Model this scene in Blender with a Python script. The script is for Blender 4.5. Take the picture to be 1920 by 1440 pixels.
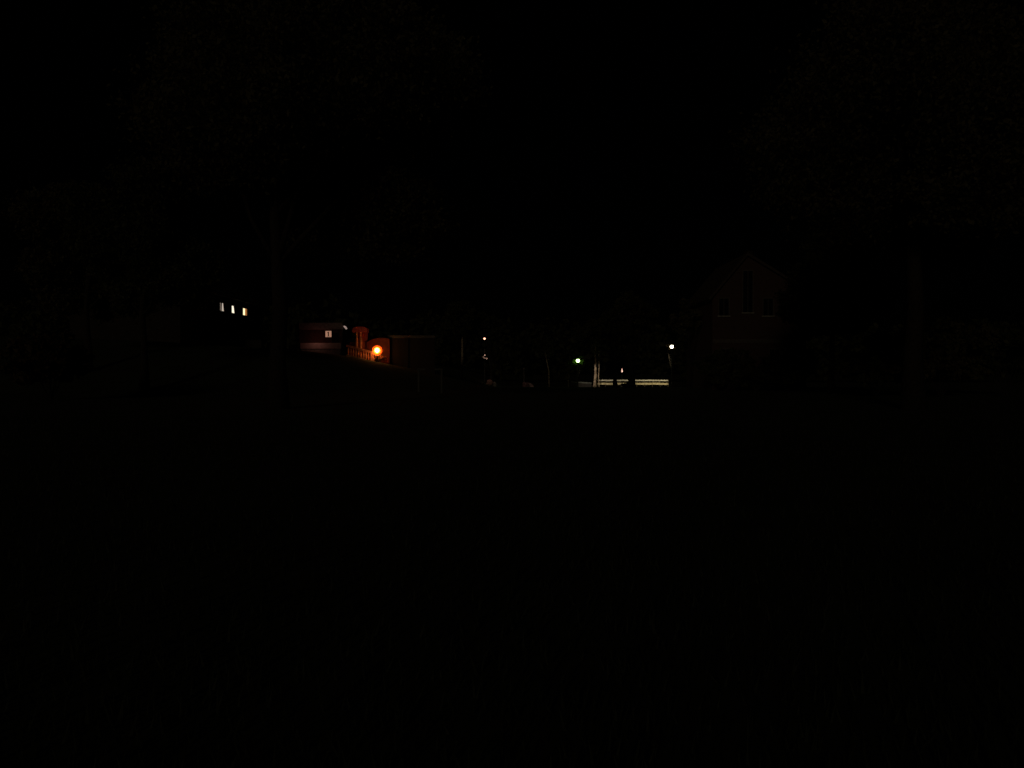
import bpy, bmesh, math, random
import numpy as np
from mathutils import Vector, Matrix
R = math.radians
sc = bpy.context.scene
for o in list(bpy.data.objects): bpy.data.objects.remove(o)
COL = sc.collection

# ------------------------------------------------------------------ camera
F = 1450.0                      # focal length in pixels of the 1920 px wide photograph
TILT = math.atan(20 / F)        # the horizon lies a little above the middle
EYE = 1.6
cam = bpy.data.cameras.new('camera'); cam_o = bpy.data.objects.new('camera', cam); COL.objects.link(cam_o)
cam.sensor_width = 36; cam.lens = 36 * F / 1920; cam.clip_start = 0.05; cam.clip_end = 3000
cam_o.location = (0, 0, EYE); cam_o.rotation_euler = (R(90) - TILT, 0, 0)
sc.camera = cam_o

def at(px, py, Y):
    """real position at distance Y of what the photo shows at (px, py)"""
    u = (px - 960) / F; v = (720 - py) / F
    d = (u, math.cos(TILT) + v * math.sin(TILT), -math.sin(TILT) + v * math.cos(TILT))
    k = Y / d[1]
    return Vector((d[0] * k, Y, EYE + d[2] * k))

# ------------------------------------------------------------------ night sky and a faint warm sun lamp from behind the camera
W = bpy.data.worlds.new('World'); sc.world = W; W.use_nodes = True
nt = W.node_tree; nt.nodes.clear()
sky = nt.nodes.new('ShaderNodeTexSky'); sky.sky_type = 'NISHITA'; sky.sun_disc = False
SUN_EL, SUN_AZ = R(14), R(198)   # azimuth clockwise from +Y
sky.sun_elevation = SUN_EL; sky.sun_rotation = SUN_AZ
bg = nt.nodes.new('ShaderNodeBackground'); bg.inputs['Strength'].default_value = 0.000015
wo = nt.nodes.new('ShaderNodeOutputWorld')
nt.links.new(sky.outputs[0], bg.inputs[0]); nt.links.new(bg.outputs[0], wo.inputs[0])
sun = bpy.data.lights.new('sun', 'SUN'); sun.energy = 0.085; sun.angle = R(8); sun.color = (1.0, 0.80, 0.52)
sun_o = bpy.data.objects.new('sun', sun); COL.objects.link(sun_o)
sd = Vector((math.sin(SUN_AZ) * math.cos(SUN_EL), math.cos(SUN_AZ) * math.cos(SUN_EL), math.sin(SUN_EL)))
sun_o.rotation_euler = sd.to_track_quat('Z', 'Y').to_euler(); sun_o.location = (0, -20, 30)

sc.view_settings.view_transform = 'Standard'; sc.view_settings.look = 'None'
sc.view_settings.exposure = 0; sc.view_settings.gamma = 1
sc.render.engine = 'CYCLES'

# ------------------------------------------------------------------ materials
def mat(name, col, rough=0.8, col2=None, scale=4.0, bump=0.0, metal=0.0, spec=0.3):
    m = bpy.data.materials.new(name); m.use_nodes = True
    n = m.node_tree; p = n.nodes['Principled BSDF']
    p.inputs['Roughness'].default_value = rough; p.inputs['Metallic'].default_value = metal
    p.inputs['Specular IOR Level'].default_value = spec
    tc = n.nodes.new('ShaderNodeTexCoord'); ns = n.nodes.new('ShaderNodeTexNoise')
    ns.inputs['Scale'].default_value = scale; ns.inputs['Detail'].default_value = 6
    n.links.new(tc.outputs['Object'], ns.inputs['Vector'])
    rp = n.nodes.new('ShaderNodeValToRGB')
    rp.color_ramp.elements[0].position = 0.35; rp.color_ramp.elements[1].position = 0.65
    c2 = col2 or tuple(c * 0.6 for c in col)
    rp.color_ramp.elements[0].color = (*c2, 1); rp.color_ramp.elements[1].color = (*col, 1)
    n.links.new(ns.outputs['Fac'], rp.inputs[0]); n.links.new(rp.outputs[0], p.inputs['Base Color'])
    if bump:
        b = n.nodes.new('ShaderNodeBump'); b.inputs['Strength'].default_value = bump; b.inputs['Distance'].default_value = 0.05
        n.links.new(ns.outputs['Fac'], b.inputs['Height']); n.links.new(b.outputs[0], p.inputs['Normal'])
    return m
def brick(name, c1, c2, mortar, sc_=1.0):
    m = bpy.data.materials.new(name); m.use_nodes = True
    n = m.node_tree; p = n.nodes['Principled BSDF']; p.inputs['Roughness'].default_value = 0.9
    tc = n.nodes.new('ShaderNodeTexCoord'); mp = n.nodes.new('ShaderNodeMapping')
    mp.inputs['Rotation'].default_value = (R(90), 0, 0)
    b = n.nodes.new('ShaderNodeTexBrick'); b.inputs['Scale'].default_value = 4 * sc_
    b.inputs['Color1'].default_value = (*c1, 1); b.inputs['Color2'].default_value = (*c2, 1); b.inputs['Mortar'].default_value = (*mortar, 1)
    b.inputs['Mortar Size'].default_value = 0.015
    n.links.new(tc.outputs['Object'], mp.inputs[0]); n.links.new(mp.outputs[0], b.inputs['Vector']); n.links.new(b.outputs[0], p.inputs['Base Color'])
    return m
def emit(name, col, s):
    m = bpy.data.materials.new(name); m.use_nodes = True
    p = m.node_tree.nodes['Principled BSDF']
    p.inputs['Base Color'].default_value = (*col, 1); p.inputs['Emission Color'].default_value = (*col, 1)
    p.inputs['Emission Strength'].default_value = s; p.inputs['Roughness'].default_value = 0.4
    return m
def leafmat(name, a, b, sc_=0.9):
    m = mat(name, a, 0.65, b, sc_)
    n = m.node_tree; n.nodes['Noise Texture'].inputs['Detail'].default_value = 3
    p = n.nodes['Principled BSDF']; rp = n.nodes['Color Ramp']
    tl = n.nodes.new('ShaderNodeBsdfTranslucent'); mx = n.nodes.new('ShaderNodeMixShader'); mx.inputs[0].default_value = 0.42
    n.links.new(rp.outputs[0], tl.inputs['Color']); n.links.new(p.outputs[0], mx.inputs[1]); n.links.new(tl.outputs[0], mx.inputs[2])
    n.links.new(mx.outputs[0], n.nodes['Material Output'].inputs['Surface'])
    return m

M = dict(
    ground=mat('lawn soil', (0.035, 0.045, 0.018), 0.95, (0.022, 0.024, 0.012), 0.6, 0.4),
    grass=leafmat('grass blades', (0.034, 0.042, 0.015), (0.02, 0.026, 0.01)),
    bark=mat('brown bark', (0.034, 0.026, 0.019), 0.95, (0.017, 0.013, 0.010), 9, 0.8),
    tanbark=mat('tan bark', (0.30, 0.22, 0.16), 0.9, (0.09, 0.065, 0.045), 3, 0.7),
    palebark=mat('pale bark', (0.46, 0.38, 0.29), 0.9, (0.22, 0.17, 0.12), 5, 0.6),
    leaf=leafmat('dark leaves', (0.085, 0.085, 0.03), (0.04, 0.045, 0.016)),
    leaf2=leafmat('olive leaves', (0.12, 0.10, 0.04), (0.07, 0.06, 0.026)),
    leafg=leafmat('fresh green leaves', (0.10, 0.18, 0.025), (0.06, 0.11, 0.015)),
    leafb=leafmat('brownish leaves', (0.10, 0.066, 0.026), (0.055, 0.035, 0.013)),
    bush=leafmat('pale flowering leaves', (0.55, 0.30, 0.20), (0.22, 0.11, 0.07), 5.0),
    pole=mat('dark green lamp pole paint', (0.03, 0.035, 0.03), 0.5, None, 8, 0.1, 0.4),
    hood=mat('grey lamp hood metal', (0.16, 0.16, 0.15), 0.45, None, 8, 0.1, 0.6),
    plaster=mat('grey brown plaster', (0.035, 0.027, 0.02), 0.9, (0.02, 0.016, 0.012), 1.5, 0.2),
    dplaster=mat('dark brown boards', (0.10, 0.045, 0.035), 0.85, (0.06, 0.025, 0.02), 3, 0.2),
    trim=mat('pale trim paint', (0.62, 0.52, 0.48), 0.7, (0.5, 0.4, 0.36), 3, 0.1),
    stone=mat('pinkish pale stone', (0.62, 0.34, 0.26), 0.85, (0.42, 0.2, 0.15), 4, 0.4),
    gstone=mat('grey stone', (0.36, 0.35, 0.32), 0.9, (0.2, 0.2, 0.18), 4, 0.5),
    rock=mat('pinkish boulder stone', (0.18, 0.11, 0.09), 0.95, (0.09, 0.05, 0.04), 3, 0.8),
    rock2=mat('mauve boulder stone', (0.15, 0.09, 0.10), 0.95, (0.08, 0.045, 0.05), 3, 0.8),
    roof=mat('dark roof tiles', (0.07, 0.05, 0.045), 0.85, (0.04, 0.03, 0.027), 6, 0.5),
    redroof=mat('red painted canopy', (0.56, 0.13, 0.11), 0.8, (0.34, 0.07, 0.065), 5, 0.4),
    brick=brick('red brown brick', (0.072, 0.034, 0.027), (0.042, 0.023, 0.019), (0.05, 0.036, 0.03)),
    dbrick=brick('near black brick', (0.011, 0.006, 0.005), (0.008, 0.005, 0.004), (0.013, 0.009, 0.007)),  # even, almost black brick colour
    rplaster=mat('dark red plaster', (0.10, 0.024, 0.013), 0.9, (0.06, 0.014, 0.008), 2, 0.4),
    twall=mat('red terrace wall', (0.34, 0.085, 0.05), 0.9, (0.22, 0.05, 0.03), 3, 0.4),
    glass=mat('dark window glass', (0.012, 0.012, 0.014), 0.12, None, 1, 0, 0, 0.5),
    frame=mat('window frame paint', (0.10, 0.08, 0.068), 0.6, None, 5, 0.1),
    curtain=mat('window curtain', (0.35, 0.22, 0.10), 0.9, None, 8, 0.3),
    wood=mat('weathered grey wood', (0.10, 0.10, 0.085), 0.9, (0.06, 0.056, 0.05), 6, 0.5),
    board=mat('cream fence boards', (0.62, 0.53, 0.34), 0.8, (0.42, 0.34, 0.20), 2.5, 0.4),
    boardt=mat('pale top rail paint', (0.60, 0.56, 0.47), 0.8, (0.42, 0.38, 0.31), 3, 0.4),
    plate=mat('white leaf plate', (0.75, 0.65, 0.6), 0.6, None, 3, 0),
    black=mat('black paint', (0.012, 0.008, 0.006), 0.7, None, 3, 0),
)

# ------------------------------------------------------------------ mesh helpers
class MB:
    def __init__(s): s.v = []; s.f = []
    def add(s, vs, fs):
        k = len(s.v); s.v += [tuple(v) for v in vs]; s.f += [tuple(i + k for i in f) for f in fs]; return s
    def box(s, x0, x1, y0, y1, z0, z1, mtx=None, bev=0.0):
        bm = bmesh.new(); bmesh.ops.create_cube(bm, size=1)
        for v in bm.verts:
            v.co = Vector(((x0 + x1) / 2 + v.co.x * (x1 - x0), (y0 + y1) / 2 + v.co.y * (y1 - y0), (z0 + z1) / 2 + v.co.z * (z1 - z0)))
        if bev: bmesh.ops.bevel(bm, geom=bm.edges[:], offset=bev, segments=1, affect='EDGES')
        if mtx is not None: bm.transform(mtx)
        s.add([v.co for v in bm.verts], [[v.index for v in f.verts] for f in bm.faces] if not bm.verts.index_update() else []); bm.free(); return s
    def tube(s, pts, rad, n=8, wob=0.0, rng=None):
        pts = [Vector(p) for p in pts]; rings = []
        up = Vector((0, 1, 0))
        for i, p in enumerate(pts):
            d = (pts[min(i + 1, len(pts) - 1)] - pts[max(i - 1, 0)]).normalized()
            a = d.cross(up) if abs(d.dot(up)) < 0.95 else d.cross(Vector((1, 0, 0)))
            a.normalize(); b = d.cross(a)
            ring = []
            for k in range(n):
                t = 2 * math.pi * k / n; r = rad[i] * (1 + (wob * rng.uniform(-1, 1) if rng else 0))
                ring.append(p + a * (math.cos(t) * r) + b * (math.sin(t) * r))
            rings.append(ring)
        vs = [v for r in rings for v in r]; fs = []
        for i in range(len(pts) - 1):
            for k in range(n):
                k2 = (k + 1) % n
                fs.append((i * n + k, i * n + k2, (i + 1) * n + k2, (i + 1) * n + k))
        fs.append(tuple(reversed(range(n)))); fs.append(tuple(range((len(pts) - 1) * n, len(pts) * n)))
        return s.add(vs, fs)
    def lathe(s, c, prof, n=16):
        c = Vector(c); vs = []; fs = []
        for r, z in prof:
            for k in range(n):
                t = 2 * math.pi * k / n; vs.append(c + Vector((r * math.cos(t), r * math.sin(t), z)))
        for i in range(len(prof) - 1):
            for k in range(n):
                k2 = (k + 1) % n; fs.append((i * n + k, i * n + k2, (i + 1) * n + k2, (i + 1) * n + k))
        fs.append(tuple(reversed(range(n)))); fs.append(tuple(range((len(prof) - 1) * n, len(prof) * n)))
        return s.add(vs, fs)
    def prism(s, poly, y0, y1):
        """polygon in xz (counter-clockwise seen from -Y) pushed from y0 to y1"""
        n = len(poly); vs = [(x, y0, z) for x, z in poly] + [(x, y1, z) for x, z in poly]
        fs = [tuple(range(n)), tuple(reversed(range(n, 2 * n)))] + [(i, i + n, (i + 1) % n + n, (i + 1) % n) for i in range(n)]
        return s.add(vs, fs)
    def build(s, name, m, parent=None, smooth=False, loc=None):
        me = bpy.data.meshes.new(name); 
        org = Vector(parent.matrix_world.translation if parent and False else (0, 0, 0))
        vs = s.v
        if parent is not None:
            base = root_loc(parent); vs = [(v[0] - base.x, v[1] - base.y, v[2] - base.z) for v in vs]
        elif loc is not None:
            vs = [(v[0] - loc[0], v[1] - loc[1], v[2] - loc[2]) for v in vs]
        me.from_pydata(vs, [], s.f); me.materials.append(m)
        if smooth:
            for p in me.polygons: p.use_smooth = True
        me.update()
        bm = bmesh.new(); bm.from_mesh(me); bmesh.ops.recalc_face_normals(bm, faces=bm.faces[:]); bm.to_mesh(me); bm.free()
        o = bpy.data.objects.new(name, me); COL.objects.link(o)
        if parent is not None: o.parent = parent
        elif loc is not None: o.location = loc
        return o
def root_loc(o):
    p = Vector(o.location)
    while o.parent: o = o.parent; p += Vector(o.location)
    return p
def tag(o, label=None, cat=None, group=None, kind=None):
    if label: o['label'] = label
    if cat: o['category'] = cat
    if group: o['group'] = group
    if kind: o['kind'] = kind
    return o
def thing(name, loc, label, cat, group=None):
    o = bpy.data.objects.new(name, None); o.empty_display_size = 0.3; COL.objects.link(o); o.location = loc
    return tag(o, label, cat, group)

# ------------------------------------------------------------------ the ground
def sst(t): t = min(1, max(0, t)); return t * t * (3 - 2 * t)
HX = [(-400, 8), (-120, 6), (-60, 5.5), (-36, 4.8), (-21.5, 3.9), (-16.7, 3.35), (-12.9, 2.55), (-8.6, 1.7), (-4.8, 0.55), (-2, 0), (400, 0)]
def bank(x):
    for (a, ha), (b, hb) in zip(HX, HX[1:]):
        if x <= b: return ha + (hb - ha) * max(0, (x - a) / (b - a))
    return 0
def gz(x, y):
    z = bank(x) * sst((y - 52) / 24)
    z -= 0.6 * sst((y - 90) / 9) * sst((x + 6) / 5)
    return z
xs = [-1500, -700, -300, -150, -100] + [x for x in np.arange(-80, 60, 1.6)] + [60, 80, 120, 200, 400, 900, 1500]
ys = [-300, -100, -40] + [y for y in np.arange(-20, 50, 4)] + [y for y in np.arange(50, 112, 1.3)] + [115, 130, 150, 200, 300, 600, 1500]
g = MB(); rng = random.Random(3)
for y in ys:
    for x in xs: g.v.append((float(x), float(y), gz(float(x), float(y)) + (rng.uniform(-.03, .03) if abs(x) < 60 and 8 < y < 84 else 0)))
nx = len(xs)
for j in range(len(ys) - 1):
    for i in range(nx - 1): g.f.append((j * nx + i, j * nx + i + 1, (j + 1) * nx + i + 1, (j + 1) * nx + i))
tag(g.build('ground', M['ground'], smooth=True), kind='structure')

def quads(name, m, P, N, S, parent=None, asp=1.6, rs=0):
    """many leaf sized faces at points P, random turn, sizes S"""
    r = np.random.default_rng(rs); n = len(P)
    a = r.normal(size=(n, 3)); a /= np.linalg.norm(a, axis=1)[:, None]
    b = np.cross(a, r.normal(size=(n, 3))); b /= np.linalg.norm(b, axis=1)[:, None]
    a = a * S[:, None] * 0.5; b = b * S[:, None] * 0.5 * asp
    V = np.stack([P - b, P + a * .9 - b * .1, P + b, P - a * .9 - b * .1], 1).reshape(-1, 3)
    if parent is not None: V = V - np.array(root_loc(parent))
    me = bpy.data.meshes.new(name)
    me.vertices.add(4 * n); me.vertices.foreach_set('co', V.astype(np.float32).ravel())
    me.loops.add(4 * n); me.loops.foreach_set('vertex_index', np.arange(4 * n, dtype=np.int32))
    me.polygons.add(n); me.polygons.foreach_set('loop_start', np.arange(0, 4 * n, 4, dtype=np.int32))
    me.update(calc_edges=True); me.materials.append(m)
    o = bpy.data.objects.new(name, me); COL.objects.link(o)
    if parent is not None: o.parent = parent
    return o

# grass of the foreground lawn
r = np.random.default_rng(5); n = 36000
gy = 2.5 + 26 * r.random(n) ** 1.6; gx = (r.random(n) * 2 - 1) * (gy * 0.75 + 2)
h = 0.05 + 0.07 * r.random(n); th = r.random(n) * 6.28; w = 0.006 + 0.004 * r.random(n) + gy * 0.0004
lean = r.normal(size=(n, 2)) * 0.03
c, s_ = np.cos(th) * w, np.sin(th) * w
z0 = np.full(n, -0.03)
V = np.stack([np.stack([gx - c, gy - s_, z0], 1), np.stack([gx + c, gy + s_, z0], 1), np.stack([gx + lean[:, 0], gy + lean[:, 1], h], 1)], 1).reshape(-1, 3)
me = bpy.data.meshes.new('grass'); me.vertices.add(3 * n); me.vertices.foreach_set('co', V.astype(np.float32).ravel())
me.loops.add(3 * n); me.loops.foreach_set('vertex_index', np.arange(3 * n, dtype=np.int32))
me.polygons.add(n); me.polygons.foreach_set('loop_start', np.arange(0, 3 * n, 3, dtype=np.int32)); me.update(calc_edges=True)
me.materials.append(M['grass']); go = bpy.data.objects.new('grass', me); COL.objects.link(go)
tag(go, 'short dark grass of the unlit lawn in the foreground', 'grass', kind='stuff')

# ------------------------------------------------------------------ trees
def crown_points(centers, radii, n, rng_, hollow=0.35):
    """leaf clumps inside several lobes"""
    P = []; per = n // len(centers)
    for cen, rad in zip(centers, radii):
        k = max(6, per // 90)
        d = rng_.normal(size=(k, 3)); d /= np.linalg.norm(d, axis=1)[:, None]
        rr = (hollow + (1 - hollow) * rng_.random(k) ** 0.5)[:, None]
        cl = np.array(cen) + d * rr * np.array(rad)
        q = cl[rng_.integers(0, k, per)] + rng_.normal(size=(per, 3)) * np.array([.16, .16, .11]) * np.mean(rad)
        P.append(q)
    return np.concatenate(P)
def tree(px, Y, height, cw, label, cat='tree', leaf='leaf', bark='bark', tr=0.28, cb=0.35, n=20000, ls=0.3, lean=0.0, seed=1, group=None, name='tree', trunks=None, limbs=9, off=(0, 0), x=None):
    rg = random.Random(seed); nr = np.random.default_rng(seed)
    X = at(px, 700, Y).x if x is None else x; base = Vector((X, Y, gz(X, Y) - 0.05))
    t = thing(name, base, label, cat, group)
    m = MB(); mbr = MB()
    zc = height * cb
    tops = []
    for (dx, rr, bend) in (trunks or [(0, 1.0, lean)]):
        pts = [base + Vector((dx, 0, 0))]; rad = [tr * rr * 1.35]
        steps = 7
        for i in range(1, steps + 1):
            f = i / steps
            pts.append(base + Vector((dx + bend * f * height * 0.55 + rg.uniform(-.12, .12) * tr * 3, rg.uniform(-.1, .1) * tr * 3, height * 0.75 * f)))
            rad.append(tr * rr * (1 - 0.72 * f))
        m.tube(pts, rad, 9, 0.08, rg); tops.append(pts)
    cx = base + Vector((off[0], off[1], (height + zc) / 2)); hw = cw / 2; hh = (height - zc) / 2
    cen, rads = [], []
    for i in range(limbs):
        a = 2 * math.pi * i / limbs + rg.uniform(-.3, .3); e = rg.uniform(-0.75, 0.85)
        q = rg.uniform(0.45, 0.72)
        c_ = cx + Vector((math.cos(a) * hw * q * math.sqrt(1 - e * e * .6), math.sin(a) * hw * q * .9 * math.sqrt(1 - e * e * .6), e * hh * 0.72))
        k = rg.uniform(0.30, 0.46)
        cen.append(tuple(c_)); rads.append((hw * k, hw * k, hh * k * 0.85))
        tp = tops[i % len(tops)]; s0 = tp[3 + i % 4]
        mid = (s0 + c_) / 2 + Vector((0, 0, -0.04 * height + rg.uniform(-.3, .3)))
        mbr.tube([s0, mid, c_, c_ + (c_ - mid) * 0.5], [tr * .36, tr * .24, tr * .13, tr * .05], 6, 0.05, rg)
        for b in range(3):
            e2 = c_ + Vector((rg.uniform(-1, 1) * hw * .3, rg.uniform(-1, 1) * hw * .3, rg.uniform(-.3, .8) * hh * .3))
            mbr.tube([(mid + c_) / 2, (mid + c_) / 4 + e2 / 2 + Vector((0, 0, -.1)), e2], [tr * .14, tr * .09, tr * .03], 5, 0, rg)
    cen.append(tuple(cx + Vector((0, 0, hh * .55)))); rads.append((hw * .42, hw * .42, hh * .42))
    m.build('trunk', M[bark], t, smooth=True); mbr.build('branches', M['bark'], t, smooth=True)  # dark branch bark imitates the missing light above a lamplit trunk
    P = crown_points(cen, rads, n, nr)
    quads('crown', M[leaf], P, None, ls * (0.6 + 0.8 * nr.random(len(P))), t, rs=seed)
    return t

tree(520, 35, 20.5, 15.5, 'tallest tree on the left side, its dark crown filling the top left above the kiosk', leaf='leaf2', tr=0.42, cb=0.28, n=150000, ls=0.125, seed=11, off=(1.9, 0), limbs=14)
tree(270, 56, 17, 10.5, 'dark tree on the bank in front of the house with three lit windows', leaf='leaf', tr=0.3, cb=0.26, n=60000, ls=0.17, seed=12)
tree(165, 62, 15, 11, 'broad dark tree on the bank just left of the house with the lit windows', leaf='leaf2', tr=0.3, cb=0.2, n=60000, ls=0.17, seed=22)
tree(1715, 34, 21.5, 16.5, 'tallest tree on the right side, its dark crown filling the top right corner', leaf='leaf2', tr=0.42, cb=0.24, n=150000, ls=0.125, seed=13, limbs=14, off=(1.0, 0))
tree(1560, 62, 14.5, 8.5, 'dark mid-sized tree just right of the gabled brick house', leaf='leaf', tr=0.26, cb=0.22, n=50000, ls=0.17, seed=14)
tree(866, 92, 9.5, 5.5, 'slender grey-trunked tree between the balustrade lamp and the small middle lamp', leaf='leaf', bark='palebark', tr=0.2, cb=0.5, n=16000, ls=0.19, seed=15)
tree(921, 118, 10.5, 6, 'pale-trunked tree right behind the small middle street lamp', leaf='leaf', bark='bark', tr=0.25, cb=0.55, n=12000, ls=0.2, seed=16)
tree(1115, 104.6, 9.5, 6.5, 'twin-stemmed tree with lamp-lit pale bark at the left end of the fence', leaf='leaf', bark='tanbark', tr=0.20, cb=0.42, n=16000, ls=0.19, seed=17,
     trunks=[(0, 1.0, 0.03), (0.62, 0.42, -0.03)])
tree(1154, 88, 9, 5, 'thinner dark tree trunk standing before the fence, right of the twin-stemmed tree', leaf='leaf', tr=0.23, cb=0.5, n=16000, ls=0.19, seed=18, group='dark trees in front of the fence')
tree(1184, 88, 11, 6.5, 'thicker dark tree trunk standing before the fence, left of its longest lit stretch', leaf='leaf', tr=0.42, cb=0.48, n=16000, ls=0.19, seed=19, group='dark trees in front of the fence')
tree(1291, 80, 9.5, 4.5, 'narrow dark tree beside the left corner of the gabled brick house', leaf='leaf2', bark='bark', tr=0.16, cb=0.55, n=6000, ls=0.26, seed=20)

def shrub(px, Y, hgt, wid, label, leaf='leaf', n=5000, ls=0.18, seed=1, cat='bush', group=None, name='shrub', x=None, base=None):
    rg = random.Random(seed); nr = np.random.default_rng(seed)
    X = at(px, 700, Y).x if x is None else x; b = Vector((X, Y, (gz(X, Y) if base is None else base) - 0.03))
    t = thing(name, b, label, cat, group); m = MB(); cen, rads = [], []
    for i in range(8):
        a = 2 * math.pi * i / 8 + rg.uniform(-.3, .3)
        q = rg.uniform(.3, .55) * wid * .7
        e = b + Vector((math.cos(a) * q, math.sin(a) * q, hgt * rg.uniform(.35, .8)))
        m.tube([b + Vector((math.cos(a) * .05, math.sin(a) * .05, 0)), (b + e) / 2 + Vector((0, 0, .08 * hgt)), e], [.035, .022, .008], 5, 0, rg)
        cen.append(tuple(e)); rads.append((wid * .24, wid * .24, hgt * .2))
    m.build('stem', M['bark'], t)
    quads('foliage', M[leaf], crown_points(cen, rads, n, nr, .1), None, ls * (.6 + .8 * nr.random((n // 8) * 8)), t, rs=seed)
    return t
shrub(95, 46, 4.6, 5.0, 'round dark bush alone at the far left edge of the lawn', leaf='leafb', n=9000, ls=0.2, seed=31)
for i, (px, Y, hh, ww, lb, lf) in enumerate([
    (1640, 55, 4.4, 5.2, 'leftmost dark bush of the row under the tall right tree', 'leaf'),
    (1765, 52, 5.2, 5.4, 'middle dark bush of the row under the tall right tree', 'leaf2'),
    (1885, 54, 5.8, 5.6, 'rightmost dark bush of the row, at the right edge under the tall tree', 'leaf')]):
    shrub(px, Y, hh, ww, lb, leaf=lf, n=8000, ls=0.22, seed=40 + i, group='bushes under the right tree')

for i, (px, hh, ww, lb) in enumerate([(1362, 3.9, 4.6, 'left added dark bush hiding the ground floor of the gabled brick house'), (1418, 3.2, 4.0, 'middle lower added dark bush before the door of the gabled brick house'), (1478, 4.0, 4.8, 'right added dark bush hiding the ground floor of the gabled brick house')]):
    shrub(px, 71 - i, hh, ww, lb, leaf='leaf', n=9000, ls=0.17, seed=70 + i, group='bushes added to darken the brick house front')  # bushes added to keep the lower house front black

# far-off wood closing the view
nr = np.random.default_rng(77); P = []
for i in range(150):
    x0 = -230 + i * 3.1 + nr.normal() * 1.5; y0 = 190 + nr.normal() * 9; hh = 11 + 5 * nr.random()
    k = 190; q = nr.normal(size=(k, 3)); q /= np.linalg.norm(q, axis=1)[:, None]
    P.append(np.array([x0, y0, bank(x0) * .8 + hh * .52]) + q * np.array([3.6, 3, hh * .5]) * (nr.random((k, 1)) ** .4))
P = np.concatenate(P)
fw = quads('far_wood', M['leaf'], P, None, 1.1 * (.6 + .8 * nr.random(len(P))), rs=7)
tag(fw, 'black far-off wood along the horizon behind the lamps', 'wood', kind='stuff')

# ------------------------------------------------------------------ house with three lit windows (its long wall runs away from the camera)
HXf = -36.0; y0h, y1h = 84.0, 112.0; zb = 4.3; ze = 11.15
house = thing('house', (HXf - 6, 98, 4.6), 'long two-storey house on the left bank with three lit upper windows', 'house')
MB().box(HXf - 12, HXf, y0h, y1h, zb, ze).build('wall', M['plaster'], house)
rf = MB(); rr = [(HXf + .6, ze - .12), (HXf - 6, ze + 3.4), (HXf - 12.6, ze - .12), (HXf - 12.6, ze + .12), (HXf - 6, ze + 3.68), (HXf + .6, ze + .12)]
rf.prism(rr, y0h - .5, y1h + .5)
roof = rf.build('roof', M['roof'], house)
MB().box(HXf - 6.6, HXf - 5.6, 96, 97, ze + 2.6, ze + 4.8, bev=.03).build('chimney', M['dbrick'], roof)
MB().box(HXf + .605, HXf + .70, y0h - .5, y1h + .5, ze - .16, ze + .0).build('gutter', M['trim'], roof)
def side_window(yc, zc, w, hgt, glassmat, curt=None, name='window'):
    f = MB(); x0, x1 = HXf + .003, HXf + .09
    f.box(x0, x1, yc - w / 2 - .09, yc - w / 2, zc - hgt / 2, zc + hgt / 2); f.box(x0, x1, yc + w / 2, yc + w / 2 + .09, zc - hgt / 2, zc + hgt / 2)
    f.box(x0, x1, yc - w / 2 - .09, yc + w / 2 + .09, zc + hgt / 2, zc + hgt / 2 + .09); f.box(x0, x1 + .05, yc - w / 2 - .12, yc + w / 2 + .12, zc - hgt / 2 - .09, zc - hgt / 2)
    wo_ = f.build(name, M['frame'], house)
    MB().box(x0, HXf + .02, yc - w / 2, yc + w / 2, zc - hgt / 2, zc + hgt / 2).build('pane', glassmat, wo_)
    for poly in (curt or []):       # curtains: outlines in (y, z) fractions of the window, right behind the frame
        c_ = MB(); vs = []
        for xx in (HXf + .023, HXf + .045):
            for (fy, fz) in poly: vs.append((xx, yc + (fy - .5) * w, zc + (fz - .5) * hgt))
        k = len(poly); c_.add(vs, [tuple(range(k)), tuple(range(k, 2 * k))] + [(i, (i + 1) % k, (i + 1) % k + k, i + k) for i in range(k)])
        c_.build('curtain', M['curtain'], wo_)
    return wo_
E1 = emit('dim window light', (1.0, 0.84, 0.70), 0.48); E2 = emit('bright window light', (1.0, 0.90, 0.70), 1.25)
E3 = emit('yellow window light', (1.0, 0.86, 0.50), 1.35); E4 = emit('orange lit curtain', (1.0, 0.38, 0.10), 0.30)
hh_ = 1.0
# (y runs away from the camera, so y fraction 0 is the left edge in the photo)
side_window(at(417, 576, 96).y, at(417, 576, 96.2).z, 1.35, 1.0, E1, [[(0, 0), (.06, 0), (.06, 1), (0, 1)], [(.17, 0), (.42, 0), (.50, 1), (.17, 1)], [(.98, 0), (1, 0), (1, 1), (.80, 1), (.88, .5)]])
side_window(99.9, at(437, 580.5, 99.9).z, 1.3, 0.92, E2, [[(0, 0), (.12, 0), (.12, 1), (0, 1)], [(.80, 0), (1, 0), (1, 1), (.58, 1), (.70, .5)]])
w3 = side_window(104.2, at(458.5, 585, 104.2).z, 1.6, .92, E3, [[(0, 0), (.08, 0), (.08, 1), (0, 1)]])
c_ = MB(); c_.box(HXf + .023, HXf + .05, 104.2 + .10, 104.2 + .79, at(459, 585, 104.2).z - .45, at(459, 585, 104.2).z + .45); c_.build('curtain', E4, w3)
for yy in (87.6, 91.8, 108.4): side_window(yy, 9.85, 1.1, 1.05, M['glass'])
for yy in (87.6, 91.8, 96, 100, 104.2, 108.4): side_window(yy, 6.55, 1.1, 1.3, M['glass'])

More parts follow.
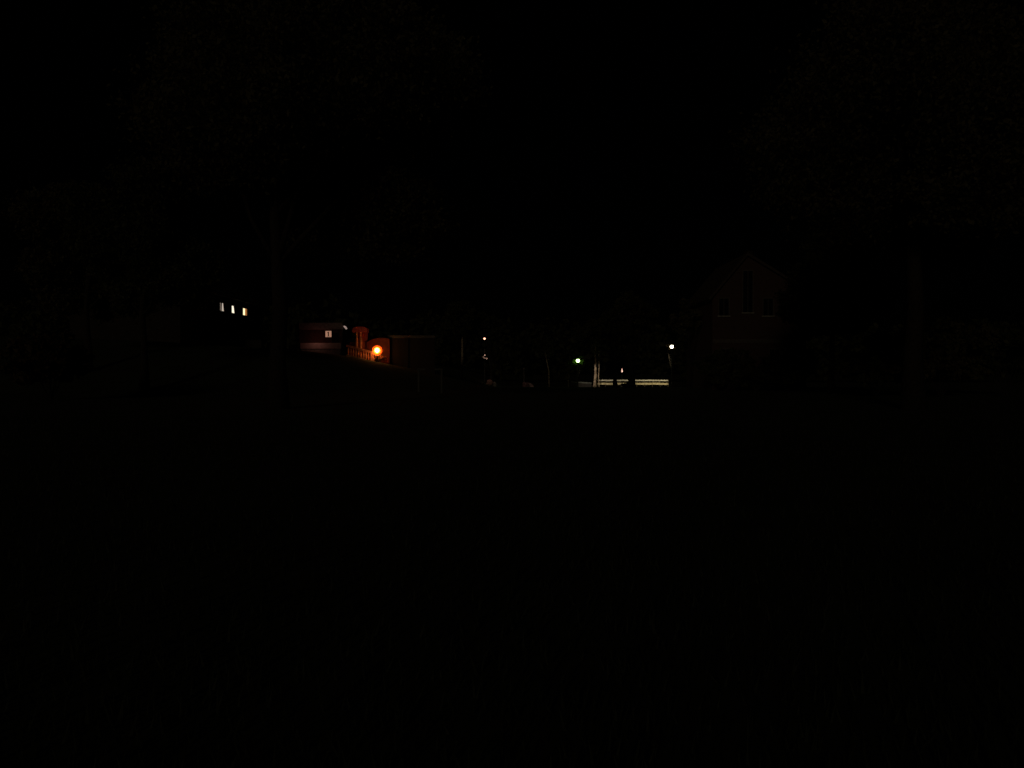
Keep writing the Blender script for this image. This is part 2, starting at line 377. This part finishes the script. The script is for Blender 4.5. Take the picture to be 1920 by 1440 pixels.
# ------------------------------------------------------------------ kiosk-like hut with the lit number one
def P3(px, py, Y): return at(px, py, Y)
Yk = 90.0
a = P3(563, 655, Yk); b = P3(644, 607, Yk); kz = 3.7
hut = thing('hut', ((a.x + b.x) / 2, Yk + 2, kz + .2), 'low brown flat-roofed hut carrying the lit number 1 sign', 'hut')
MB().box(a.x + .1, b.x - .1, Yk, Yk + 4.5, kz, b.z).build('wall', M['dplaster'], hut)
t_ = P3(600, 618, Yk).z
MB().box(a.x - .05, b.x + .0, Yk - .45, Yk + 4.8, t_, b.z + .1, bev=.03).build('roof', mat('dull fascia paint', (0.30, 0.22, 0.21), .8), hut)
p0, p1 = P3(563, 655, Yk - .3), P3(640, 643, Yk - .3)
MB().box(p0.x, p1.x, Yk - .34, Yk + .0 - .003, p0.z + .05, p1.z, bev=.02).build('parapet', M['trim'], hut)
MB().box(p0.x + .12, p1.x - .12, Yk - .25, Yk - .003, kz - .1, p0.z + .047).build('plinth', M['gstone'], hut)
for xx in (a.x + .08, b.x - .1): MB().box(xx - .07, xx + .07, Yk - .42, Yk - .28, p1.z + .003, t_ - .003).build('post', M['dplaster'], hut)
dr = MB().box(b.x - 1.35, b.x - .55, Yk - .06, Yk - .003, p1.z, t_ - .35).build('door', M['black'], hut)

s0, s1 = P3(610.6, 632, Yk - .1), P3(621.6, 620.6, Yk - .1)
sign = thing('number_sign', ((s0.x + s1.x) / 2, Yk - .1, s0.z), 'small square backlit sign with a dark number 1 on the hut wall', 'sign')
MB().box(s0.x - .03, s1.x + .03, Yk - .17, Yk - .003, s0.z - .03, s1.z + .03, bev=.01).build('case', M['black'], sign)
MB().box(s0.x, s1.x, Yk - .18, Yk - .173, s0.z, s1.z).build('panel', emit('pinkish sign light', (1.0, 0.52, 0.34), 0.32), sign)
cx_, cz_ = (s0.x + s1.x) / 2, (s0.z + s1.z) / 2
d1 = MB().box(cx_ - .065, cx_ + .055, Yk - .19, Yk - .183, cz_ - .24, cz_ + .26); d1.prism([(cx_ - .17, cz_ + .10), (cx_ - .068, cz_ + .14), (cx_ - .068, cz_ + .25)], Yk - .19, Yk - .183)
d1.box(cx_ - .14, cx_ + .13, Yk - .189, Yk - .182, cz_ - .28, cz_ - .243)
d1.build('digit', M['black'], sign)
def light(kind, name, loc, power, col, parent, rad=0.12, **k):
    l = bpy.data.lights.new(name, kind); l.energy = power; l.color = col; l.shadow_soft_size = rad
    o = bpy.data.objects.new(name, l); COL.objects.link(o)
    if parent is not None: o.parent = parent; o.location = Vector(loc) - root_loc(parent)
    if kind == 'SPOT':
        l.spot_size = k['size']; l.spot_blend = k.get('blend', .6)
        o.rotation_euler = (Vector(loc) - Vector(k['aim'])).to_track_quat('Z', 'Y').to_euler()
    return o
light('POINT', 'hut_fill', (cx_ - 1.3, Yk - 1.5, cz_ - .75), 5.5, (1.0, .40, .30), sign, .05)  # added fill light brightening the hut's pale bands, apart from the sign

# curved wall lamp at the right corner of the hut
wl = P3(648, 615, Yk - .6)
lampw = thing('wall_lamp', (b.x, Yk - .2, wl.z), 'small pale curved lamp on the top right corner of the hut', 'lamp')
m = MB(); q0, q1, q2 = P3(644.5, 611.3, Yk - .6), P3(647.5, 613.4, Yk - .6), P3(650, 617, Yk - .6)
m.tube([q0, q1, q2], [.07, .12, .10], 8); m.build('shade', emit('pale lamp glow', (1.0, .72, .62), .26), lampw, True)
MB().tube([(b.x - .02, Yk - .3, q1.z - .1), q1 + Vector((0, .1, -.05))], [.03, .03], 6).build('bracket', M['pole'], lampw)

# ------------------------------------------------------------------ brick wall, canopy, balustrade, and the orange lamp
LX, LY = at(707, 657, 80).x, 80.0; LZ = at(707, 657, 80).z
w0 = P3(684, 634, 82.0); w1 = P3(815, 634, 82.0)
bw = thing('brick_wall', (LX, 82.2, 2.4), 'dark garden wall with a red plaster panel added for the glow behind the orange lamp', 'wall')
MB().box(at(728, 0, 82).x, w1.x, 82.0, 82.35, .3, w0.z).build('wall', M['dbrick'], bw)
gp0 = MB(); X_ = lambda p: at(p, 0, 81.6).x; Z_ = lambda p: at(0, p, 81.6).z
gp0.prism([(X_(686), .3), (X_(729), .3), (X_(729), Z_(636)), (X_(724), Z_(634)), (X_(712), Z_(633.5)), (X_(700), Z_(635)), (X_(692), Z_(638)), (X_(686), Z_(642))], 81.6, 82.3)
gp0.build('halo_panel', M['rplaster'], bw)  # panel added to catch the lamp's radial bloom
c0 = P3(728, 632, 82)
MB().box(c0.x, w1.x + .05, 81.93, 82.42, w0.z + .003, w0.z + .30, bev=.02).build('coping', M['wood'], bw)
MB().box(at(653, 0, 81.9).x, at(685.7, 0, 81.9).x, 81.9, 82.2, 1.5, at(0, 641.5, 81.9).z - .003, bev=.02).build('terrace_wall', M['twall'], bw)
for xx in (w1.x - .2, w1.x - 3.0):
    MB().box(xx - .22, xx + .22, 81.88, 81.998, .3, w0.z - .002).build('pier', M['dbrick'], bw)

# canopy on two posts
k0, k1 = P3(660, 640, 81.3), P3(687.5, 612.5, 81.3)
can = thing('entrance_canopy', ((k0.x + k1.x) / 2, 83.2, 3.2), 'red canopy on slim pale posts between the hut and the orange lamp', 'canopy')
fz = P3(660, 622.5, 81.3).z
m = MB(); n_ = 8; top = []
for i in range(n_ + 1):
    f = i / n_; top.append((k1.x + (k0.x - k1.x) * f, k1.z - .30 * (2 * f - 1) ** 4 * (1 if f > .5 else .6)))
m.prism([(k0.x, fz), (k1.x, fz)] + top, 81.3, 82.6); m.build('roof', M['redroof'], can)
MB().box(k0.x + .5, k1.x - .03, 81.9, 82.2, at(0, 641, 81.9).z, fz - .003).build('back_wall', mat('reddish wall plaster', (.28, .055, .04), .9, (.16, .03, .022), 4, .3), can)
for px in (669, 676.5):
    q = P3(px, 636, 81.5); MB().lathe((q.x, 81.5, 0), [(.14, 3.0), (.14, q.z), (.09, q.z + .12), (.075, fz - .16), (.12, fz - .08), (.12, fz - .003)], 10).build('post', M['stone'], can, True)

# balustrade descending to the lamp
r0, r1 = P3(650.5, 648.0, 81.6), P3(695, 660, 80.9)
bal = thing('balustrade', ((r0.x + r1.x) / 2, 82.5, 2.9), 'pale stone stair balustrade sloping down to the orange lamp', 'balustrade')
dv = r1 - r0; L_ = dv.length; ux = dv.normalized(); side = ux.cross(Vector((0, 0, 1))).normalized(); upv = side.cross(ux).normalized()
def obox(mb, c, hx, hy, hz):
    vs = [c + ux * sx * hx + side * sy * hy + upv * sz * hz for sx in (-1, 1) for sy in (-1, 1) for sz in (-1, 1)]
    mb.add(vs, [(0, 1, 3, 2), (4, 6, 7, 5), (0, 4, 5, 1), (2, 3, 7, 6), (0, 2, 6, 4), (1, 5, 7, 3)])
m = MB(); obox(m, (r0 + r1) / 2, L_ / 2, .16, .09); m.build('handrail', M['stone'], bal)
m = MB(); obox(m, (r0 + r1) / 2 - Vector((0, 0, 1.02)), L_ / 2, .2, .10); m.build('base', M['gstone'], bal)
for i in range(9):
    f = (i + .6) / 9.4; c_ = r0 + dv * f
    MB().lathe((c_.x, c_.y, c_.z), [(.08, -.93), (.06, -.85), (.12, -.60), (.075, -.36), (.055, -.2), (.09, -.12)], 10).build('baluster', M['stone'], bal, True)
MB().box(r1.x, r1.x + .36, r1.y - .18, r1.y + .18, r1.z - 1.5, r1.z + .08, bev=.03).build('newel', M['stone'], bal)

def globe(c, r, n=16):
    m = MB(); prof = [(max(.001, r * math.sin(math.pi * i / 10)), -r * math.cos(math.pi * i / 10)) for i in range(11)]
    return m.lathe(c, prof, n)
ol = thing('garden_lamp', (LX, LY, gz(LX, LY)), 'bright orange globe lamp glowing at the foot of the balustrade', 'lamp')
globe((LX, LY, LZ), .22).build('globe', emit('sodium orange light', (1.0, .38, .09), 50), ol, True)
ig = globe((LX, LY, LZ - .02), .36).build('inner_glow_shell', emit('yellow glow shell', (1.0, .50, .06), 1.1), ol, True)  # see-through emissive shell imitating the yellow ring of bloom
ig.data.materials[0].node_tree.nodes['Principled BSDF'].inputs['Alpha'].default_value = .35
og = globe((LX, LY, LZ - .02), .54).build('outer_glow_shell', emit('orange glow shell', (1.0, .20, .02), .55), ol, True)  # wider emissive shell imitating the orange halo around it
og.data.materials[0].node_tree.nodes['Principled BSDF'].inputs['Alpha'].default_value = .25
MB().lathe((LX, LY, 0), [(.16, gz(LX, LY) - .1), (.12, gz(LX, LY) + .15), (.055, gz(LX, LY) + .3), (.05, LZ - .62), (.08, LZ - .59), (.08, LZ - .56)], 10).build('pole', M['pole'], ol, True)
shrub(0, 80.8, 1.05, 1.45, 'small leafy bush lit from above under the orange lamp', leaf='bush', n=300, ls=0.13, seed=51, x=LX + .1, base=2.7)

# two low pale walls on the bank, left of the hut
for (xa, xb, ya, yb, Y, lb) in ((541, 556, 646, 652.5, 92, 'low pale wall block beside the left end of the hut'), (458, 490, 637.3, 639.6, 95, 'low faint wall below the three lit windows')):
    q0, q1 = P3(xa, yb, Y), P3(xb, ya, Y)
    o = MB(); o.box(q0.x, q1.x, Y, Y + .5, 3.6, q1.z - .08, bev=.03); o.box(q0.x - .05, q1.x + .05, Y - .05, Y + .55, q1.z - .078, q1.z, bev=.02)
    o = o.build('low_wall', M['wood'] if xa > 500 else M['plaster'], loc=(q0.x, Y, 4.0)); tag(o, lb, 'wall', 'low pale walls on the bank')

# ------------------------------------------------------------------ street lamps
def street_lamp(px, py, Y, r, col, s, label, spotw, spotcol, aim, size=115, arm=0.0):
    c = at(px, py, Y); bx = c.x + arm
    t = thing('street_lamp', (bx, Y + .02, gz(bx, Y)), label, 'street lamp', 'street lamps along the far side of the lawn')
    b = gz(bx, Y)
    hz = c.z - r - .03 if abs(arm) < .01 else c.z + r + .12
    MB().lathe((bx, Y + .02, 0), [(.14, b - .1), (.14, b + .35), (.075, b + .45), (.045, hz - .05), (.045, hz)], 10).build('pole', M['pole'], t, True)
    if abs(arm) > .01:
        MB().tube([(bx, Y + .02, hz - .25), (bx - arm * .3, Y, hz + .05), (c.x, Y, hz + .02)], [.04, .035, .03], 8).build('arm', M['pole'], t, True)
    MB().lathe((c.x, Y, c.z), [(.05, r + .16), (.10, r + .12), (r * 1.5, r * .88), (r * 1.5, r * .80), (.03, r * 1.0 + .01)], 14).build('hood', M['hood'], t, True)
    MB().lathe((c.x, Y, c.z), [(.05, -r - .05), (.11, -r - .02), (.11, -r + .015), (.04, -r + .02)], 12).build('collar', M['pole'], t, True)
    globe((c.x, Y, c.z), r).build('globe', emit('lamp glass light', col, s), t, True)
    light('SPOT', 'lamp_beam', (c.x + (.35 if aim[0] > c.x else -.35), Y - .7, c.z - r - .12), spotw, spotcol, t, .1, size=R(size), aim=aim, blend=.3)
    return t
lA = street_lamp(1083.5, 676.3, 101.8, .23, (.62, 1.0, .30), 11, 'shortest street lamp with a greenish white globe among leaves', 480, (1, .88, .68), (12.2, 104.6, -.6), 76)
lB = street_lamp(1259.5, 650, 101.4, .22, (1.0, .90, .66), 9, 'warm white street lamp above the right end of the fence', 1250, (1, .88, .56), (16.8, 104.6, -.6), 84)
lC = street_lamp(908.5, 635, 110, .14, (1.0, .42, .26), 4, 'small warm lamp high in the middle between two trees', 125, (1, .62, .48), (-.4, 111, 0), 82)
tree(0, 103.0, 5.0, 2.3, 'small young tree whose green leaves are lit around the greenish lamp', leaf='leafg', tr=.04, cb=.60, n=6500, ls=0.10, seed=61, x=at(1083, 0, 103.0).x, name='small_tree')
tree(0, 102.0, 6.55, 1.5, 'slim young tree with brownish leaves lit around the lamp at the fence end', leaf='leafb', tr=.04, cb=.74, n=2000, ls=0.10, seed=62, x=at(1264.0, 0, 102.0).x, off=(-.42, 0), name='small_tree')
shrub(1172, 90, .56, .95, 'tiny dark bush between the two dark trunks before the fence', leaf='leaf', n=1800, ls=.07, seed=63)

# small tilted plates added in place of glinting leaves below the middle lamp
for (pts, lb) in (([(903.2, 667.2), (909.3, 670.5), (910.0, 672.8), (904, 670)], 'left tilted pale plate standing in for glinting leaves below the small middle lamp'),
                  ([(911, 670.2), (914.4, 672.2), (912.6, 674.2), (910.8, 673.6)], 'right small pale plate standing in for glinting leaves below the small middle lamp'),
                  ([(907.4, 665.2), (910.4, 665.4), (910.4, 667.6), (908.0, 667.8)], 'topmost tiny pale plate standing in for glinting leaves below the small middle lamp')):
    q = [at(x, y, 109.7) for x, y in pts]; c_ = sum(q, Vector()) / 4
    o = MB(); o.prism([(p.x, p.z) for p in reversed(q)], 109.66, 109.70); zc = c_.z
    o.v = [(v[0], v[1] + .2 + (v[2] - zc) * .7, v[2]) for v in o.v]
    tag(o.build('leaf_plate', M['plate'], loc=c_), lb, 'sign', 'plates standing in for glinting leaves')

# ------------------------------------------------------------------ the two-board fence
FY = 105.0
fx0, fx1 = at(1121.5, 0, FY).x, at(1255, 0, FY).x
fence = thing('board_fence', ((fx0 + fx1) / 2, FY, -.6), 'low cream two-board fence lit by the lamps beyond the lawn', 'fence')
rg = random.Random(8)
zt0, zt1 = at(0, 714.4, FY).z, at(0, 712.0, FY).z; zl0, zl1 = at(0, 721.4, FY).z, at(0, 717.8, FY).z
def plank(nm, m_, za, zb_):
    mb = MB(); n = 9; w = (fx1 - fx0) / n
    for i in range(n):
        x0, x1 = fx0 + i * w + .012, fx0 + (i + 1) * w - .012; d0, d1 = rg.uniform(-.02, .02), rg.uniform(-.02, .02)
        y0, y1 = FY - .03, FY + .03
        vs = [(x0, y0, za + d0), (x1, y0, za + d1), (x1, y0, zb_ + d1), (x0, y0, zb_ + d0), (x0, y1, za + d0), (x1, y1, za + d1), (x1, y1, zb_ + d1), (x0, y1, zb_ + d0)]
        mb.add(vs, [(0, 1, 2, 3), (5, 4, 7, 6), (4, 0, 3, 7), (1, 5, 6, 2), (3, 2, 6, 7), (4, 5, 1, 0)])
    return mb.build(nm, m_, fence)
plank('top_board', M['boardt'], zt0, zt1); plank('bottom_board', M['board'], zl0, zl1)
for i in range(10):
    xx = fx0 + (fx1 - fx0) * i / 9
    MB().box(xx - .06, xx + .06, FY + .033, FY + .15, -.7, zt1 - .02, bev=.01).build('post', M['bark'], fence)
k0, k1 = at(1070, 715.0, 106), at(1109, 717.0, 104.5)
kw = thing('low_wall', (k0.x, 105, -.6), 'low dim grey kerb wall under the greenish lamp, left of the fence', 'wall')
def strip(nm, m_, dz0, dz1, yo):
    mb = MB(); vs = []
    for q in (k0, k1):
        for dy in (-yo, .5 + yo):
            for z in ((-.7 if dz0 is None else q.z + dz0), q.z + dz1): vs.append((q.x, q.y + dy, z))
    mb.add(vs, [(0, 1, 3, 2), (4, 6, 7, 5), (0, 4, 5, 1), (2, 3, 7, 6), (1, 5, 7, 3), (0, 2, 6, 4)]); return mb.build(nm, m_, kw)
strip('body', M['black'], None, -.183, 0); strip('coping', mat('dull grey stone', (.07, .07, .06), .9), -.18, 0, .04)

# slim glowing lantern between the two dark trunks
lp = at(1166.3, 694.5, 104.2)
ln = thing('lantern', (lp.x, 104.2, gz(lp.x, 104.2)), 'tiny flame-shaped pinkish lantern above the fence between two dark trunks', 'lantern')
MB().lathe(lp, [(.03, -.26), (.10, -.20), (.09, -.05), (.05, .10), (.01, .28)], 10).build('flame_glass', emit('pinkish lantern light', (1.0, .62, .52), .85), ln, True)
MB().lathe((lp.x, 104.2, 0), [(.07, -.7), (.03, -.4), (.025, lp.z - .36), (.08, lp.z - .33), (.08, lp.z - .305)], 8).build('pole', M['pole'], ln, True)

# ------------------------------------------------------------------ small things in the middle
def boulder(px, py, Y, sx, sz, m_, label, seed, tilt=0):
    c = at(px, py, Y); bm = bmesh.new(); bmesh.ops.create_icosphere(bm, subdivisions=3, radius=1); rg = random.Random(seed)
    ph = [rg.uniform(0, 6) for _ in range(4)]
    z0 = gz(c.x, Y); ht = c.z + sz / 2 - z0
    for v in bm.verts:
        k = 1 + .16 * math.sin(3.1 * v.co.x + ph[0]) * math.cos(2.7 * v.co.y + ph[1]) + .1 * math.sin(6 * v.co.z + ph[2] + 2 * v.co.x)
        v.co = Vector((v.co.x * sx / 2 * k, v.co.y * sx / 2 * k, max(v.co.z, -.5) * ht * .68 * k + ht * .33 - tilt * v.co.x * ht * .5))
    me = bpy.data.meshes.new('boulder'); bm.to_mesh(me); bm.free(); me.materials.append(m_)
    o = bpy.data.objects.new('boulder', me); COL.objects.link(o); o.location = (c.x, Y, z0)
    for p in me.polygons: p.use_smooth = True
    return tag(o, label, 'boulder', 'boulders on the far lawn')
boulder(918, 716, 112.5, .95, .7, M['rock'], 'reddish boulder at the foot of the middle lamp', 1)
boulder(927, 718, 112.8, .6, .4, M['wood'], 'small grey boulder touching the reddish one by the middle lamp', 5)
boulder(991, 721, 109.5, 1.7, .55, M['rock2'], 'long mauve boulder beside the short post', 2, .8)
def short_post(px, ytop, Y, label, head=True, r=.045, mt='wood'):
    c = at(px, ytop, Y); b = gz(c.x, Y)
    t = thing('post', (c.x, Y, b), label, 'post')
    MB().lathe((c.x, Y, 0), [(r * 1.3, b - .1), (r, b + .1), (r, c.z - .3)], 8).build('shaft', M[mt], t, True)
    if head: MB().lathe((c.x + .04, Y, c.z - .15), [(.05, -.15), (.15, -.1), (.17, .05), (.1, .15)], 10).build('head', M[mt], t, True)
    return t
short_post(982.5, 690, 110, 'short grey post with a rounded head beside the mauve boulder')
short_post(1065, 703, 105, 'stubby dark post at the left end of the dim kerb wall', True, .06, 'bark')
sp = at(1030, 722, 100); tp_ = at(1021, 655, 100)
t = thing('sapling', (sp.x, 100, gz(sp.x, 100)), 'thin leaning grey sapling between the short post and the greenish lamp', 'tree')
MB().tube([(sp.x, 100, gz(sp.x, 100) - .1), at(1029, 695, 100), at(1025, 676, 100), at(1022, 660, 100), tp_], [.09, .08, .07, .05, .02], 7).build('trunk', M['palebark'], t, True)
nr = np.random.default_rng(9); quads('crown', M['leaf'], np.array(tp_) + nr.normal(size=(900, 3)) * .55 + np.array([0, 0, .3]), None, .16 * (.6 + .8 * nr.random(900)), t, rs=9)

for (px, d, y1_, lb) in ((785, 1, 735, 'left grey wooden post with a short crossarm on the bank'), (828, -1, 732, 'right grey wooden post with a short crossarm on the bank')):
    c = at(px, 692, 58); b = gz(c.x, 58)
    o = thing('crossarm_post', (c.x, 58, b), lb, 'post', 'wooden posts with crossarms on the bank')
    MB().box(c.x - .07, c.x + .07, 57.93, 58.07, b - .15, c.z - .09, bev=.01).build('shaft', M['wood'], o)
    MB().box(min(c.x - .1, c.x + d * .5), max(c.x + .1, c.x + d * .5), 57.91, 58.09, c.z - .087, c.z + .05, bev=.01).build('crossarm', M['wood'], o)

# ------------------------------------------------------------------ gabled brick house on the right
GY = 75.0
def gp(px, py): q = at(px, py, GY); return q.x, q.z
L = gp(1336, 556); A = gp(1400, 480); Rr = gp(1512, 548)
gh = thing('brick_house', ((L[0] + Rr[0]) / 2, GY, 0), 'tall gabled brick house in the dark on the right', 'house')
m = MB(); m.prism([(L[0], -.2), (Rr[0], -.2), Rr, A, L], GY, GY + 11); m.build('wall', M['brick'], gh)
th_ = .22; ov = .5
def slope(p, q, ext):
    d = Vector((q[0] - p[0], q[1] - p[1])).normalized(); p2 = (p[0] - d.x * ext, p[1] - d.y * ext)
    n_ = Vector((-d.y, d.x)) if d.x > 0 else Vector((d.y, -d.x))
    return p2, q, (q[0] + n_.x * th_, q[1] + n_.y * th_), (p2[0] + n_.x * th_, p2[1] + n_.y * th_)
s1_ = slope(L, A, ov); s2_ = slope(Rr, A, ov)
e = .004
poly = [(s1_[0][0], s1_[0][1] + e), (A[0], A[1] + e), (s2_[0][0], s2_[0][1] + e), (s2_[3][0], s2_[3][1] + e), (A[0], A[1] + .3), (s1_[3][0], s1_[3][1] + e)]
rf = MB(); rf.prism(poly, GY - .4, GY + 11.4); grf = rf.build('roof', M['roof'], gh)
MB().box(A[0] + 1.4, A[0] + 2.2, GY + 5, GY + 5.9, A[1] - 1.6, A[1] + 1.3, bev=.03).build('chimney', M['dbrick'], grf)
def fwindow(x0, x1, z0, z1, bars=True):
    f = MB(); y1 = GY - .003; y0 = GY - .07; b_ = .09
    f.box(x0 - b_, x0, y0, y1, z0, z1); f.box(x1, x1 + b_, y0, y1, z0, z1); f.box(x0 - b_, x1 + b_, y0, y1, z1, z1 + b_)
    if bars: f.box((x0 + x1) / 2 - .025, (x0 + x1) / 2 + .025, y0 + .01, y1 - .03, z0, z1)
    w_ = f.build('window', M['frame'], gh)
    MB().box(x0, x1, GY - .02, y1, z0, z1).build('pane', M['glass'], w_)
    MB().box(x0 - .15, x1 + .15, GY - .14, y1, z0 - .1, z0).build('sill', M['gstone'], w_)
xa, za = gp(1393, 586); xb, zb2 = gp(1411, 508)
fwindow(xa, xb, za, zb2)
for (x_, z_) in ((1357, 610), (1440, 610), (1475, 610)):
    q0 = gp(x_ - 9, z_ + 16 - 34); q1 = gp(x_ + 9, z_ - 16 - 34); fwindow(q0[0], q1[0], q0[1], q1[1])
for x_ in (1360, 1452, 1486):
    q0 = gp(x_ - 9, 690); q1 = gp(x_ + 9, 655); fwindow(q0[0], q1[0], q0[1], q1[1])
d0 = gp(1393, 724); d1_ = gp(1411, 684)
dd = MB().box(d0[0], d1_[0], GY - .08, GY - .003, -.05, 2.1, bev=.01).build('door', M['dplaster'], gh)
MB().lathe((d1_[0] - .12, GY - .12, 1.0), [(.03, -.04), (.04, 0), (.03, .04)], 8).build('handle', M['hood'], dd)
MB().box(L[0] + .02, Rr[0] - .02, GY - .05, GY - .003, gp(0, 643)[1], gp(0, 636)[1]).build('string_course', M['frame'], gh)
